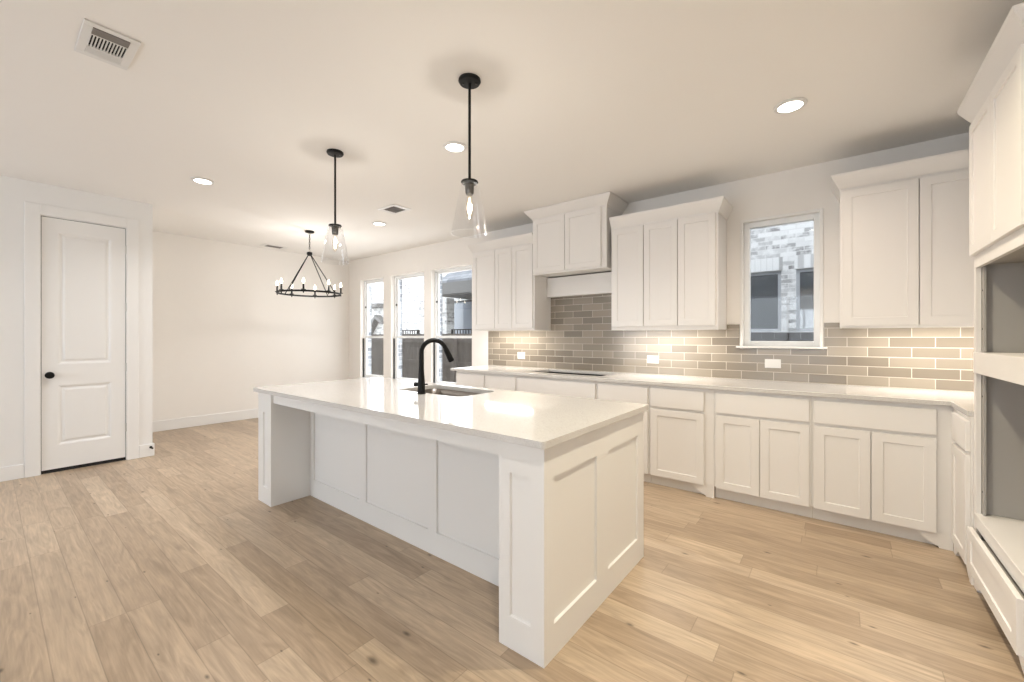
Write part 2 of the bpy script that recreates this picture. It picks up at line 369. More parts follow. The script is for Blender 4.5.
# door stop on the corner baseboard
bm = nb(); tube(bm, [(XD+.0155, 1.147, .10), (XD+.022, 1.147, .10)], .013, 14); tube(bm, [(XD+.022, 1.147, .10), (XD+.075, 1.147, .10)], .005, 10)
ds = thing('door_stop', 'small black door stop on the baseboard at the wall corner', 'door stop', (XD+.016, 1.147, .10))
obj('spring_rod', bm, BLACK, ds, smooth=True); obj('rubber_tip', tube(nb(), [(XD+.075, 1.147, .10), (XD+.088, 1.147, .10)], .009, 12), BLACK, ds, smooth=True)

# ------------------------------------------------------------------ windows
def dh_window(i, x0, x1, z0, z1):
    r = thing('window_%d' % i, ['', 'tall white single hung window nearest the far left wall', 'middle one of the three tall single hung windows', 'tall single hung window beside the upper cabinets'][i], 'window', ((x0+x1)/2, YW+.09, z0), kind='structure')
    yi, yo = YW+.075, YW+.128; f = .030
    bm = nb(); box(bm, x0, x0+f, yi, yo, z0, z1); box(bm, x1-f, x1, yi, yo, z0, z1); box(bm, x0+f, x1-f, yi, yo, z1-f, z1); box(bm, x0+f, x1-f, yi, yo, z0, z0+f)
    obj('window_frame', bm, VINYL, r, bevel=.003)
    zm = 1.325; a, b = x0+f, x1-f; s = .032
    for nm, c, d, ya in (('upper_sash', zm-.02, z1-f, yo-.026), ('lower_sash', z0+f, zm+.02, yi+.004)):
        bm = nb(); box(bm, a, a+s, ya, ya+.024, c, d); box(bm, b-s, b, ya, ya+.024, c, d); box(bm, a+s, b-s, ya, ya+.024, d-.032, d); box(bm, a+s, b-s, ya, ya+.024, c, c+.032)
        so = obj(nm, bm, VINYL, r, bevel=.002)
        obj('pane', B(a+s-.002, b-s+.002, ya+.010, ya+.014, c+.030, d-.030), PANE, so)
    obj('screen_track', B(x0+.001, x0+.010, YW+.045, YW+.074, z0+.002, 1.30), SLOT, r)
    # tilt latches / balance shoes seen as dark dots on the left track
    bm = nb(); box(bm, x0+f-.002, x0+f+.010, yi+.002, yi+.030, z1-.52, z1-.49); obj('balance_shoe', bm, SLOT, r)
    st = nb(); box(st, x0-.03, x1+.03, YW-.025, YW+.075, z0-.022, z0-.001+.002); obj('sill', st, TRIM, r, bevel=.004)
for i, (a, b, c, d) in enumerate(WINS[:3]): dh_window(i+1, a, b, c, d)
a, b, c, d = WINS[3]
r = thing('window_4', 'small white picture window over the worktop', 'window', ((a+b)/2, YW+.06, c), kind='structure')
f = .046; yi, yo = YW+.05, YW+.12
bm = nb(); box(bm, a, a+f, yi, yo, c, d); box(bm, b-f, b, yi, yo, c, d); box(bm, a+f, b-f, yi, yo, d-f, d); box(bm, a+f, b-f, yi, yo, c, c+f); obj('window_frame', bm, VINYL, r, bevel=.003)
bm = nb(); t = .022; box(bm, a-t, a+.002, YW-.012, YW+.05, c, d+t); box(bm, b-.002, b+t, YW-.012, YW+.05, c, d+t); box(bm, a+.002, b-.002, YW-.012, YW+.05, d-.002, d+t); obj('casing', bm, TRIM, r, bevel=.003)
obj('pane', B(a+f-.002, b-f+.002, yi+.03, yi+.036, c+f-.002, d-f+.002), PANE, r)
obj('sill', B(a-.055, b+.05, YW-.038, YW+.05, c-.018, c), TRIM, r, bevel=.005)
# two openings in the wall behind the camera
for i, (a, b) in ((5, (-5.4, -3.4)), (6, (-2.0, 0))):
    r = thing('window_%d' % i, 'wide white window in the wall behind the viewer', 'window', ((a+b)/2, YB-.06, .5), kind='structure')
    bm = nb()
    for u0, u1, v0, v1 in ((a, a+.05, .5, 2.4), (b-.05, b, .5, 2.4), (a+.05, b-.05, .5, .55), (a+.05, b-.05, 2.35, 2.4), ((a+b)/2-.03, (a+b)/2+.03, .55, 2.35)): box(bm, u0, u1, YB-.11, YB-.075, v0, v1)
    obj('window_frame', bm, VINYL, r); obj('pane', B(a+.05, b-.05, YB-.095, YB-.09, .55, 2.35), PANE, r)

# ------------------------------------------------------------------ island
IX0, IX1, IY0, IY1, IT = -3.71, -.922, 1.381, 2.459, .884
isl = thing('kitchen_island', 'long white island cabinet with open seating overhang and shaker end panels', 'kitchen island', ((IX0+IX1)/2, (IY0+IY1)/2, 0))
# end panel facing the camera side (+X)
obj('end_panel', panel(nb(), IY0, IY1, 0, IT, .02, [(1.457, 1.842, .138, .745), (1.971, 2.365, .138, .745)], SHI, TL(IX1)), ISL, isl)
obj('end_panel', B(IX0, IX0+.02, IY0, IY1, 0, IT), ISL, isl)
# posts facing -Y
obj('post', panel(nb(), -1.157, IX1-.02, 0, IT, .02, [(-1.098, -.988, .137, .748)], SHI, TB(IY0)), ISL, isl)
obj('post', panel(nb(), IX0+.02, -3.47, 0, IT, .02, [(-3.62, -3.53, .131, .725)], SHI, TB(IY0)), ISL, isl)
obj('post_side', B(-1.157, -1.137, IY0+.02, 1.70, 0, IT), ISL, isl)
obj('post_side', B(-3.49, -3.47, IY0+.02, 1.70, 0, IT), ISL, isl)
obj('apron', B(-3.47, -1.157, IY0+.018, IY0+.038, .806, IT), ISL, isl)
obj('back_panel', panel(nb(), -3.47, -1.157, 0, IT, .02, [(-3.415, -2.735, .139, IT-.03), (-2.655, -1.985, .139, IT-.03), (-1.905, -1.20, .139, IT-.03)], SHI, TB(1.687)), ISL, isl)
obj('carcass', B(-3.69, IX1-.02, 1.70, IY1-.045, .10, .66), ISL, isl)
bm = nb(); box(bm, -3.69, IX1-.02, IY1-.10, IY1-.085, 0, .10); obj('toe_kick', bm, ISL, isl)
# doors on the kitchen side (face +Y)
TY = Matrix.Translation((0, IY1-.02, 0)) @ Matrix.Rotation(PI, 4, 'Z')
bm = nb(); box(bm, -3.69, IX1-.02, IY1-.045, IY1-.022, .10, IT); obj('face_frame', bm, ISL, isl)
for u0, u1 in ((-3.67, -3.24), (-3.23, -2.80), (-2.76, -2.37), (-2.36, -1.97), (-1.92, -1.45), (-1.44, -.97)):
    obj('door', shaker(-u1, -u0, .12, .66, TY), ISL, isl); obj('drawer_front', panel(nb(), -u1, -u0, .69, .86, .02, [], [], TY), ISL, isl)
# worktop with sink cut-out
SX0, SX1, SY0, SY1 = -2.72, -2.02, 2.0, 2.40
top = obj('island_countertop', slab(rrect(-3.73, -.90, 1.345, 2.492, .022), [rrect(SX0, SX1, SY0, SY1, .07, 6)[::-1]], IT, .914), QUARTZ, bevel=.003)
tag(top, 'white quartz worktop on the island, with the sink cut out', 'countertop')
# sink
sk = thing('kitchen_sink', 'stainless undermount sink bowl set into the island top', 'sink', ((SX0+SX1)/2, (SY0+SY1)/2, .69))
bm = nb(); rings = []
for (g, z, rr) in ((-.012, .883, .08), (.004, .883, .07), (.004, .72, .065), (.03, .70, .05), (.20, .692, .001)):
    rings.append([bm.verts.new((x, y, z)) for x, y in rrect(SX0+g*(1 if g < .1 else 1.5), SX1-g*(1 if g < .1 else 1.5), SY0+min(g, .19), SY1-min(g, .19), rr, 6)])
for p, q in zip(rings, rings[1:]):
    for k in range(len(p)): bm.faces.new((p[k], p[(k+1) % len(p)], q[(k+1) % len(q)], q[k]))
bm.faces.new(rings[-1])
so = obj('sink_bowl', bm, STEEL, sk, smooth=True); sm = so.modifiers.new('s', 'SOLIDIFY'); sm.thickness = .0015; sm.offset = 0
obj('drain', lathe(nb(), [(.045, 0), (.045, .004), (.035, .005), (.012, .002)], ((SX0+SX1)/2, (SY0+SY1)/2, .6935), 24), STEEL, sk, smooth=True)
# faucet
FX, FY, FZ = -2.365, 1.952, .914
fa = thing('kitchen_faucet', 'matte black gooseneck faucet standing at the sink edge on the island', 'faucet', (FX, FY, FZ))
dv = Vector((.50, .866, 0))
def fp(s, z): return (FX+dv.x*s, FY+dv.y*s, FZ+z)
pts = [fp(0, 0), fp(0, .01), fp(0, .08), fp(0, .14), fp(0, .20)]; rad = [.0275, .027, .025, .021, .0175]
pts.append(fp(0, .296)); rad.append(.0168)
for k in range(1, 13):
    t = PI*k/12*.89; pts.append(fp(.090-.090*math.cos(t), .296+.090*math.sin(t))); rad.append(.0165)
obj('spout', tube(nb(), pts, rad, 20), BLACK, fa, smooth=True)
e = Vector(pts[-1]); dr = (Vector(pts[-1])-Vector(pts[-2])).normalized()
obj('spray_head', tube(nb(), [e, e+dr*.008, e+dr*.02, e+dr*.102, e+dr*.108], [.0168, .0185, .020, .0235, .020], 20), BLACK, fa, smooth=True)
hv = Vector((-.80, -.60, 0)); hc = Vector((FX, FY, FZ+.068))
hb = nb(); tube(hb, [hc, hc+hv*.030], .012, 14); tube(hb, [hc+hv*.028, hc+hv*.031, hc+hv*.050, hc+hv*.053], [.013, .016, .016, .013], 16)
hb2 = tube(nb(), [hc-hv*.02, hc-hv*.046], [.006, .005], 10)
hn = obj('handle', hb, BLACK, fa, smooth=True); obj('lever', hb2, BLACK, hn, smooth=True)
obj('base_ring', lathe(nb(), [(.030, 0), (.030, .006), (.027, .008)], (FX, FY, FZ), 24), BLACK, fa, smooth=True)

# ------------------------------------------------------------------ base cabinets
ZC0, ZC = .898, .928                                   # worktop under / top
def bracket(w0, w1, dirn, n=10):
    """foot profile (u,z): post w0..w1 and an ogee curve running off on side dirn"""
    pts = []
    L = .14
    for k in range(n+1):
        t = k/n; pts.append((L*t, .012+.078*(.5-.5*math.cos(PI*t))))
    if dirn < 0: return [(w1, 0), (w1, .10), (w0-L, .10)] + [(w0-q[0], q[1]) for q in pts[::-1]] + [(w0, 0)]
    return [(w0, 0), (w0, .10), (w1+L, .10)] + [(w1+q[0], q[1]) for q in pts[::-1]] + [(w1, 0)]
def base_cab(label, u0, u1, T, spec, feet=(), depth=.66, body=None, loc=(0, 0, 0), dz=(.095, .685), drz=(.708, .868), sides=(0, 0)):
    """spec: list of (kind, ua, ub); front plane of the face frame is v=.02"""
    r = thing('base_cabinet', label, 'cabinet', loc)
    bm = nb(); b0, b1 = body or (u0, u1)
    box(bm, b0, b1, .02, .04, .098, ZC0)
    box(bm, b0, b0+.016, .04, depth, .098, ZC0); box(bm, b1-.016, b1, .04, depth, .098, ZC0); box(bm, b0+.016, b1-.016, depth-.01, depth, .098, ZC0)
    box(bm, b0+.016, b1-.016, .04, depth-.01, .098, .114)
    bmesh.ops.transform(bm, matrix=T, verts=bm.verts[:]); obj('carcass', bm, CAB, r)
    bm = nb(); box(bm, b0, b1, .062, .078, 0, .098, T=T); obj('toe_kick', bm, CAB, r)
    for s in spec:
        if s[0] == 'door': obj('door', shaker(s[1], s[2], dz[0], dz[1], T), CAB, r, bevel=.0015)
        if s[0] == 'drawer': obj('drawer_front', panel(nb(), s[1], s[2], drz[0], drz[1], .02, [], [], T), CAB, r, bevel=.002)
    for w0, w1, dn in feet: obj('foot', prism(nb(), bracket(w0, w1, dn), .020, .062, 'y', T), CAB, r)
    return r
T = TB(3.68)
base_cab('narrow white base cabinet at the window end of the run', -3.80, -3.302, T, [('drawer', -3.785, -3.317), ('door', -3.785, -3.317)], loc=(-3.55, 4.0, 0), feet=[(-3.80, -3.73, 1)])
base_cab('white base cabinet second from the window end of the worktop', -3.300, -2.832, T, [('drawer', -3.286, -2.845), ('door', -3.286, -2.845)], loc=(-3.07, 4.0, 0))
base_cab('wide white base cabinet under the cooktop cutout, mostly behind the island', -2.830, -1.847, T, [('drawer', -2.816, -1.861), ('door', -2.816, -2.342), ('door', -2.335, -1.861)], loc=(-2.38, 4.0, 0))
base_cab('white base cabinet just behind the island corner', -1.845, -1.332, T, [('drawer', -1.831, -1.345), ('door', -1.831, -1.345)], loc=(-1.59, 4.0, 0))
base_cab('white base cabinet with one drawer over one door, ending in an ogee foot', -1.330, -.800, T, [('drawer', -1.316, -.874), ('door', -1.316, -.874)], feet=[(-.862, -.800, -1)], loc=(-1.06, 4.0, 0))
base_cab('white base cabinet with wide drawer over two doors, below the small window', -.798, -.149, T, [('drawer', -.780, -.163), ('door', -.780, -.476), ('door', -.469, -.163)], loc=(-.47, 4.0, 0))
base_cab('white base cabinet with wide drawer over two doors, next to the corner', -.147, .56, T, [('drawer', -.133, .485), ('door', -.133, .171), ('door', .178, .485)], feet=[(.498, .56, -1)], body=(-.147, .56), loc=(.2, 4.0, 0))
T2 = TR(.54)
base_cab('narrow white return cabinet between the corner and the tall oven cabinet', -3.70, -3.257, T2, [('drawer', -3.62, -3.275), ('door', -3.62, -3.275)], feet=[(-3.69, -3.64, 1), (-3.30, -3.257, -1)], body=(-3.699, -3.257), depth=.655, loc=(.88, 3.47, 0))
obj('cavity_shade_floor', B(-2.812, -1.865, 3.75, 4.33, .60, .61), DARK, [o for o in C.objects if o.name == 'base_cabinet.002'][0])  # dark sheets inside the cabinet paint the unlit look of the cutout
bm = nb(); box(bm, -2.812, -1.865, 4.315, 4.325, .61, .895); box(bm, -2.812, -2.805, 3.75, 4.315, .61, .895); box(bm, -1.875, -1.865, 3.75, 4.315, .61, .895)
obj('cavity_shade_wall', bm, DARK, [o for o in C.objects if o.name == 'base_cabinet.002'][0])
# perimeter worktop with cooktop cut-out
out = [(-3.875, 3.665), (.545, 3.665), (.545, 3.256), (XR-.002, 3.256), (XR-.002, YW-.002), (-3.875, YW-.002)]
o = obj('perimeter_countertop', slab(out, [[(-2.79, 3.86), (-2.79, 4.30), (-1.89, 4.30), (-1.89, 3.86)]], ZC0, ZC), QUARTZ, bevel=.003)
tag(o, 'long pale quartz worktop along the tiled wall, with an empty cooktop cutout', 'countertop')

# ------------------------------------------------------------------ backsplash
TY0 = YW-.010
bm = nb()
box(bm, -3.874, -.755, TY0, YW-.001, ZC+.001, 1.218); box(bm, -.755, -.07, TY0, YW-.001, ZC+.001, 1.218); box(bm, -.07, XR-.002, TY0, YW-.001, ZC+.001, 1.218)
box(bm, -3.874, -3.836, TY0, YW-.001, 1.218, 1.443); box(bm, -3.836, -2.831, TY0, YW-.001, 1.218, 1.409); box(bm, -2.831, -1.857, TY0, YW-.001, 1.218, 1.443); box(bm, -1.857, -.836, TY0, YW-.001, 1.218, 1.394); box(bm, -.836, -.728, TY0, YW-.001, 1.218, 1.443)
box(bm, -.092, .011, TY0, YW-.001, 1.218, 1.443); box(bm, .011, XR-.002, TY0, YW-.001, 1.218, 1.394)
box(bm, -2.831, -1.857, TY0, YW-.001, 1.443, 1.86)
tag(obj('backsplash', bm, TILE), 'taupe glazed subway tile backsplash with pale grout behind the worktop', 'tile backsplash')
def outlet(x, z, label, kind):
    r = thing('wall_outlet', label, 'outlet', (x, TY0, z))
    hw, hh = (.062, .040) if kind != 'switch' else (.060, .044)
    obj('cover_plate', B(x-hw, x+hw, TY0-.006, TY0-.0005, z-hh, z+hh), PLAST, r, bevel=.003)
    if kind == 'outlet':
        for s in (-1, 1):
            so = obj('socket', lathe_y(x+s*.022, TY0-.0075, z, .016), PLAST, r, smooth=True)
            bm = nb(); box(bm, x+s*.022-.005, x+s*.022+.005, TY0-.0085, TY0-.0075, z-.008, z-.005); box(bm, x+s*.022-.005, x+s*.022+.005, TY0-.0085, TY0-.0075, z+.004, z+.007); obj('slot', bm, SLOT, so)
    else:
        obj('rocker', B(x-.032, x+.032, TY0-.010, TY0-.006, z-.016, z+.016), PLAST, r, bevel=.002)
def lathe_y(x, y, z, r):
    bm = nb(); lathe(bm, [(r, -.0015), (r, .0015)], (0, 0, 0), 20); bmesh.ops.transform(bm, matrix=Matrix.Translation((x, y, z)) @ Matrix.Rotation(PI/2, 4, 'X'), verts=bm.verts[:]); return bm
outlet(-3.29, 1.08, 'white cover plate with rocker on the tiles left of the cooktop cutout', 'switch')
outlet(-1.545, 1.085, 'white double outlet on the tiles under the three door upper cabinet', 'outlet')
outlet(-.461, 1.085, 'white double outlet on the tiles under the small window', 'outlet')

# ------------------------------------------------------------------ upper cabinets
def crown(bm, x0, x1, yf, yb, z0, z1, pr, lr, rr, x0w=None, th=.018):
    """flared crown board round the front and the open ends (faces -Y)"""
    def path(zf, p):    # plan polyline at height fraction
        pts = []
        a = x0-(p if lr else 0); b = x1+(p if rr else 0)
        if lr: pts.append((a, yb))
        pts += [(a, yf-p), (b, yf-p)]
        if rr: pts.append((b, yb))
        return [(q[0], q[1], zf) for q in pts]
    prof = [(z0, .004), (z0+.014, .006), (z1-.016, pr-.004), (z1, pr), (z1, pr-th), (z0+.02, .006-th*.9), (z0, -.012)]
    rings = [[bm.verts.new(v) for v in path(z, p)] for z, p in prof]; n = len(rings)
    for i in range(n):
        a, b = rings[i], rings[(i+1) % n]
        for k in range(len(a)-1): bm.faces.new((a[k], a[k+1], b[k+1], b[k]))
    bm.faces.new([r[0] for r in rings]); bm.faces.new([r[-1] for r in rings][::-1])
    return bm
def upper(label, x0, x1, z0, z1, doors, dz, crz, yf=4.02, lr=True, rr=True, pr=.055, yb=YW-.002, rail=.03):
    r = thing('upper_cabinet', label, 'cabinet', ((x0+x1)/2, (yf+yb)/2, z0))
    bm = nb(); box(bm, x0, x1, yf+.02, yb, z0+rail, z1)
    box(bm, x0, x1, yf+.02, yf+.04, z0, z0+rail); box(bm, x0, x0+.018, yf+.04, yb, z0, z0+rail); box(bm, x1-.018, x1, yf+.04, yb, z0, z0+rail)
    obj('carcass', bm, CAB, r, bevel=.001)
    for a, b in doors: obj('door', shaker(a, b, dz[0], dz[1], TB(yf)), CAB, r, bevel=.0015)
    obj('crown_molding', crown(nb(), x0, x1, yf+.02, yb, crz[0], crz[1], pr, lr, rr), CAB, r)
    return r
upper('white three door upper cabinet beside the tall windows', -3.835, -2.832, 1.41, 2.445, [(-3.820, -3.446), (-3.441, -3.164), (-3.158, -2.852)], (1.432, 2.43), (2.435, 2.555), rr=False)
upper('raised two door hood cabinet reaching the ceiling above the cooktop cutout', -2.83, -1.892, 2.05, 2.70, [(-2.815, -2.389), (-2.382, -1.95)], (2.068, 2.690), (2.690, 2.800), yf=3.98, pr=.075, rail=.012)
hr = thing('range_hood_board', 'white horizontal hood trim board on the wall under the raised hood cabinet', 'hood trim', (-2.35, 4.35, 1.9))
obj('front_board', B(-2.83, -1.86, YW-.10, YW-.08, 1.815, 2.048), CAB, hr, bevel=.003)
obj('bottom_board', B(-2.83, -1.86, YW-.08, YW-.012, 1.815, 1.833), CAB, hr)
upper('white three door upper cabinet between the hood and the small window', -1.856, -.838, 1.395, 2.445, [(-1.842, -1.513), (-1.506, -1.187), (-1.180, -.858)], (1.430, 2.43), (2.435, 2.555), lr=False, pr=.055)
upper('white upper cabinet in the right hand corner over the worktop', .012, XR-.004, 1.395, 2.445, [(.025, .442), (.448, .86)], (1.41, 2.43), (2.435, 2.555), rr=False)

# ------------------------------------------------------------------ tall oven cabinet
oc = thing('oven_cabinet', 'tall white oven cabinet with two empty appliance openings and a drawer below', 'cabinet', (.87, 2.84, 0))
OY0, OY1, OX, OZ = 2.43, 3.25, .568, 2.47
bm = nb()
box(bm, OX+.02, XR-.003, OY1-.02, OY1, .098, OZ); box(bm, OX+.02, XR-.003, OY0, OY0+.02, 0, OZ); box(bm, XR-.02, XR-.003, OY0+.02, OY1-.02, .098, OZ)
box(bm, OX+.02, XR-.02, OY0+.02, OY1-.02, OZ-.02, OZ); box(bm, OX+.02, XR-.02, OY0+.02, OY1-.02, 1.70, 1.72)
obj('carcass', bm, INSIDE, oc)
bm = nb()
box(bm, OX, OX+.02, OY1-.038, OY1, .10, OZ); box(bm, OX, OX+.02, OY0, OY0+.038, .10, OZ); box(bm, OX, OX+.02, OY0+.038, OY1-.038, 1.685, OZ)
box(bm, OX, OX+.02, OY0+.038, OY1-.038, .325, .385)
obj('face_frame', bm, CAB, oc, bevel=.001)
for a, b in ((1.245, 1.685), (.40, 1.135)):
    obj('filler_strip', B(OX+.022, OX+.032, OY1-.066, OY1-.021, a, b), INSIDE, oc)
    for z in (a+.12, b-.12): obj('screw_hole', B(OX+.0205, OX+.0225, OY1-.053, OY1-.047, z-.004, z+.004), SLOT, oc)
obj('side_skin', B(OX+.001, XR-.003, OY1, OY1+.003, .0, OZ), CAB, oc); obj('side_skin', B(OX+.001, XR-.003, OY0-.004, OY0, .0, OZ), CAB, oc)
obj('middle_shelf', B(OX-.006, XR-.02, OY0+.002, OY1-.022, 1.135, 1.243), CAB, oc, bevel=.002)
obj('bottom_shelf', B(OX-.004, XR-.02, OY0+.021, OY1-.022, .385, .400), CAB, oc, bevel=.002)
obj('toe_kick', B(OX+.07, OX+.085, OY0+.02, OY1-.02, 0, .10), CAB, oc)
TO = TR(.548)
obj('door', shaker(-3.235, -2.85, 1.752, 2.44, TO, .05), CAB, oc, bevel=.0015); obj('door', shaker(-2.846, -2.445, 1.752, 2.44, TO, .05), CAB, oc, bevel=.0015)
dro = obj('drawer_front', panel(nb(), -3.19, -2.425, .113, .330, .02, [(-3.13, -2.485, .166, .277)], SHK, TR(.533)), CAB, oc, bevel=.002, label='drawer front standing slightly open')
obj('drawer_box', B(.553, .60, 2.48, 3.10, .15, .30), INSIDE, dro)
bm = nb(); box(bm, OX+.03, OX+.04, OY0+.038, OY1-.038, .10, .36); obj('cavity_shade_wall', bm, DARK, oc, label='dark sheet painted as the shade in the drawer cavity')  # dark sheet paints the shade behind the drawer front
obj('foot', prism(nb(), bracket(-3.245, -3.185, 1), .02, .062, 'y', TO), CAB, oc)
obj('foot', prism(nb(), bracket(-2.49, -2.435, -1), .02, .062, 'y', TO), CAB, oc)
# crown, faces -X : build in a turned frame (u = -y)
bm = crown(nb(), -OY1, -OY0, .02, .665, 2.445, 2.56, .055, True, True); bmesh.ops.transform(bm, matrix=TO, verts=bm.verts[:]); obj('crown_molding', bm, CAB, oc)

# ------------------------------------------------------------------ under-cabinet lights
UC = mat('led_strip', (1, .95, .85), .4, emit=(1, .90, .74), estr=2.5)
for x0, x1, where in ((-3.72, -2.95, 'three door cabinet by the tall windows'), (-1.74, -.96, 'three door cabinet beside the hood'), (.15, 1.12, 'right hand corner cabinet')):
    o = obj('led_strip', B(x0, x1, 4.14, 4.17, 1.4125 if x0 > -2 else 1.4275, 1.424 if x0 > -2 else 1.439), UC); tag(o, 'thin lit strip light fixed under the ' + where, 'strip light')
    area('strip_glow', ((x0+x1)/2, 4.17, 1.409 if x0 > -2 else 1.424), (0, 0, 0), x1-x0, .03, 10.5*(x1-x0), (1, .95, .87))

# ------------------------------------------------------------------ ceiling: downlights and vents
LENS = mat('downlight_lens', (1, 1, 1), .4, emit=(1, .96, .88), estr=9)
def dl(x, y, label, power, col):
    r = thing('recessed_downlight', label, 'ceiling light', (x, y, HC), 'recessed ceiling downlights')
    obj('trim_ring', lathe(nb(), [(.066, -.001), (.090, -.001), (.092, -.005), (.088, -.010), (.068, -.012)], (x, y, HC), 40, True), PLAST, r, smooth=True)
    obj('lens', lathe(nb(), [(.067, -.002), (.067, -.009)], (x, y, HC), 32), LENS, r, smooth=True)
    l = bpy.data.lights.new('downlight_lamp', 'AREA'); l.shape = 'DISK'; l.size = .13; l.energy = power; l.color = col; l.spread = math.radians(140)
    o = bpy.data.objects.new('downlight_lamp', l); C.objects.link(o); o.location = (x, y, HC-.014)
for x, y, p, col, lab in (
        (-.24, 3.18, 9.5, (1, .83, .68), 'round lit downlight in the ceiling near the corner upper cabinet'),
        (-2.34, 2.26, 18.5, (1, .97, .95), 'round lit downlight in the ceiling left of the near pendant'),
        (-4.72, 1.28, 13.5, (1, .98, .97), 'round lit downlight in the ceiling nearest the pantry door'),
        (-4.69, 3.18, 13.5, (1, .98, .97), 'round lit downlight in the ceiling beside the small vent'),
        (-.24, 1.95, 19, (1, .89, .62), 'added downlight out of view that brightens the island end panel'),  # unseen lamp added to brighten the island end and right floor
        (-.24, .55, 14, (1, .94, .85), 'added downlight out of view that brightens the island end panel')): dl(x, y, lab, p, col)  # another unseen lamp added for more light at the right
def vent(x, y, sx, sy, label, kx=.30):
    r = thing('ceiling_vent', label, 'air vent', (x, y, HC)); z = HC
    ix, iy = sx*kx, sy*.33
    fr = nb(); box(fr, x-sx/2, x-ix, y-sy/2, y+sy/2, z-.008, z-.0005); box(fr, x+ix, x+sx/2, y-sy/2, y+sy/2, z-.008, z-.0005); box(fr, x-ix, x+ix, y-sy/2, y-iy, z-.008, z-.0005); box(fr, x-ix, x+ix, y+iy, y+sy/2, z-.008, z-.0005)
    obj('vent_frame', fr, PLAST, r, bevel=.002)
    obj('duct_opening', B(x-ix, x+ix, y-iy, y+iy, z-.003, z-.0005), DARK, r)
    return r, ix, iy
# the big vent: louvres in three banks running along y
r, ix, iy = vent(-2.92, .388, .345, .20, 'large white three way air vent in the ceiling at the top left', .40)
y0, y1 = .388-iy, .388+iy; x0, x1 = -2.92-ix, -2.92+ix; z = HC
bm = nb()
for k in range(7):                                        # far bank: shallow louvres lying along y
    xx = x0+.006+k*.010; box(bm, xx, xx+.006, y0, y1, z-.010, z-.004)
obj('louvre_bank', bm, PLAST, r)
bm = nb()
for k in range(6):
    xx = x1-.062+k*.010; box(bm, xx, xx+.008, y0, y1, z-.0105, z-.003)
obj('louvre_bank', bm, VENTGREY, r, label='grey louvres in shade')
bm = nb(); n = 11; xa, xb = x0+.085, x1-.070
for k in range(n+1):
    yy = y0+(y1-y0)*k/n; box(bm, xa, xb, yy-.0022, yy+.0022, z-.011, z-.003)
box(bm, xa-.008, xa, y0, y1, z-.011, z-.003); box(bm, xb, xb+.006, y0, y1, z-.011, z-.003)
obj('louvre_bank', bm, PLAST, r)
r, ix, iy = vent(-4.03, 2.93, .32, .24, 'small white air vent in the ceiling above the tall windows')
bm = nb()
for k in range(9): yy = 2.93-iy+2*iy*k/8; box(bm, -4.03-ix, -4.03+ix, yy-.002, yy+.004, z-.0105, z-.003)
box(bm, -4.03-.03, -4.03-.02, 2.93-iy, 2.93+iy, z-.011, z-.003)
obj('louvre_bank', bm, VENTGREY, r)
r, ix, iy = vent(-7.22, 2.92, .20, .36, 'slim white air vent in the ceiling near the far blank wall')
bm = nb()
for k in range(5): xx = -7.22-ix+2*ix*k/4; box(bm, xx-.003, xx+.003, 2.92-iy, 2.92+iy, z-.0105, z-.003)
obj('louvre_bank', bm, VENTGREY, r)

# ------------------------------------------------------------------ pendants
BULB = mat('lit_bulb_glass', (1, .9, .7), .2, emit=(1, .88, .66), estr=7)
def pendant(x, y, label):
    r = thing('pendant_light', label, 'pendant lamp', (x, y, HC), 'glass pendants above the island')
    c = (x, y, 0)
    obj('canopy', lathe(nb(), [(.062, HC-.001), (.064, HC-.012), (.058, HC-.022), (.02, HC-.025)], c, 36), BLACK, r, smooth=True)
    for a in (0.6, 0.6+PI): sc = nb(); tube(sc, [(x+.038*math.cos(a), y+.038*math.sin(a), HC-.030), (x+.038*math.cos(a), y+.038*math.sin(a), HC-.022)], .005, 10); obj('canopy_screw', sc, NICK, r, smooth=True)
    obj('rod', tube(nb(), [(x, y, HC-.024), (x, y, 2.216)], .0078, 14), BLACK, r, smooth=True)
    obj('cap', lathe(nb(), [(.012, 2.224), (.047, 2.218), (.050, 2.212), (.046, 2.205), (.02, 2.202)], c, 32), BLACK, r, smooth=True)
    obj('socket', lathe(nb(), [(.024, 2.202), (.026, 2.19), (.024, 2.150), (.019, 2.140)], c, 28), NICK, r, smooth=True)
    sh = lathe(nb(), [(.030, 2.203), (.048, 2.199), (.058, 2.185), (.105, 1.925), (.1065, 1.917), (.1035, 1.917), (.102, 1.926), (.0555, 2.183), (.046, 2.195), (.030, 2.200)], c, 48, True)
    obj('glass_shade', sh, SHADE, r, smooth=True)
    bo = obj('bulb', lathe(nb(), [(.012, 2.140), (.013, 2.125), (.021, 2.09), (.023, 2.055), (.018, 2.02), (.008, 2.007)], c, 24), clear_glass('bulb_glass', (1, .97, .92), .2), r, smooth=True)
    fl = nb()
    for k in range(4):
        a = 2*PI*k/4; tube(fl, [(x+.004*math.cos(a), y+.004*math.sin(a), 2.12), (x+.006*math.cos(a), y+.006*math.sin(a), 2.07), (x+.006*math.cos(a), y+.006*math.sin(a), 2.03)], .0014, 6)
    obj('filament', fl, BULB, bo, smooth=True)
    l = bpy.data.lights.new('pendant_bulb_light', 'POINT'); l.energy = 6; l.color = (1, .95, .88); l.shadow_soft_size = .016
    o = bpy.data.objects.new('pendant_bulb_light', l); C.objects.link(o); o.location = (x, y, 2.07)
pendant(-1.665, 1.725, 'clear glass pendant on a black rod, the one nearer the viewer')
pendant(-3.16, 1.735, 'clear glass pendant on a black rod, the one farther off toward the chandelier')

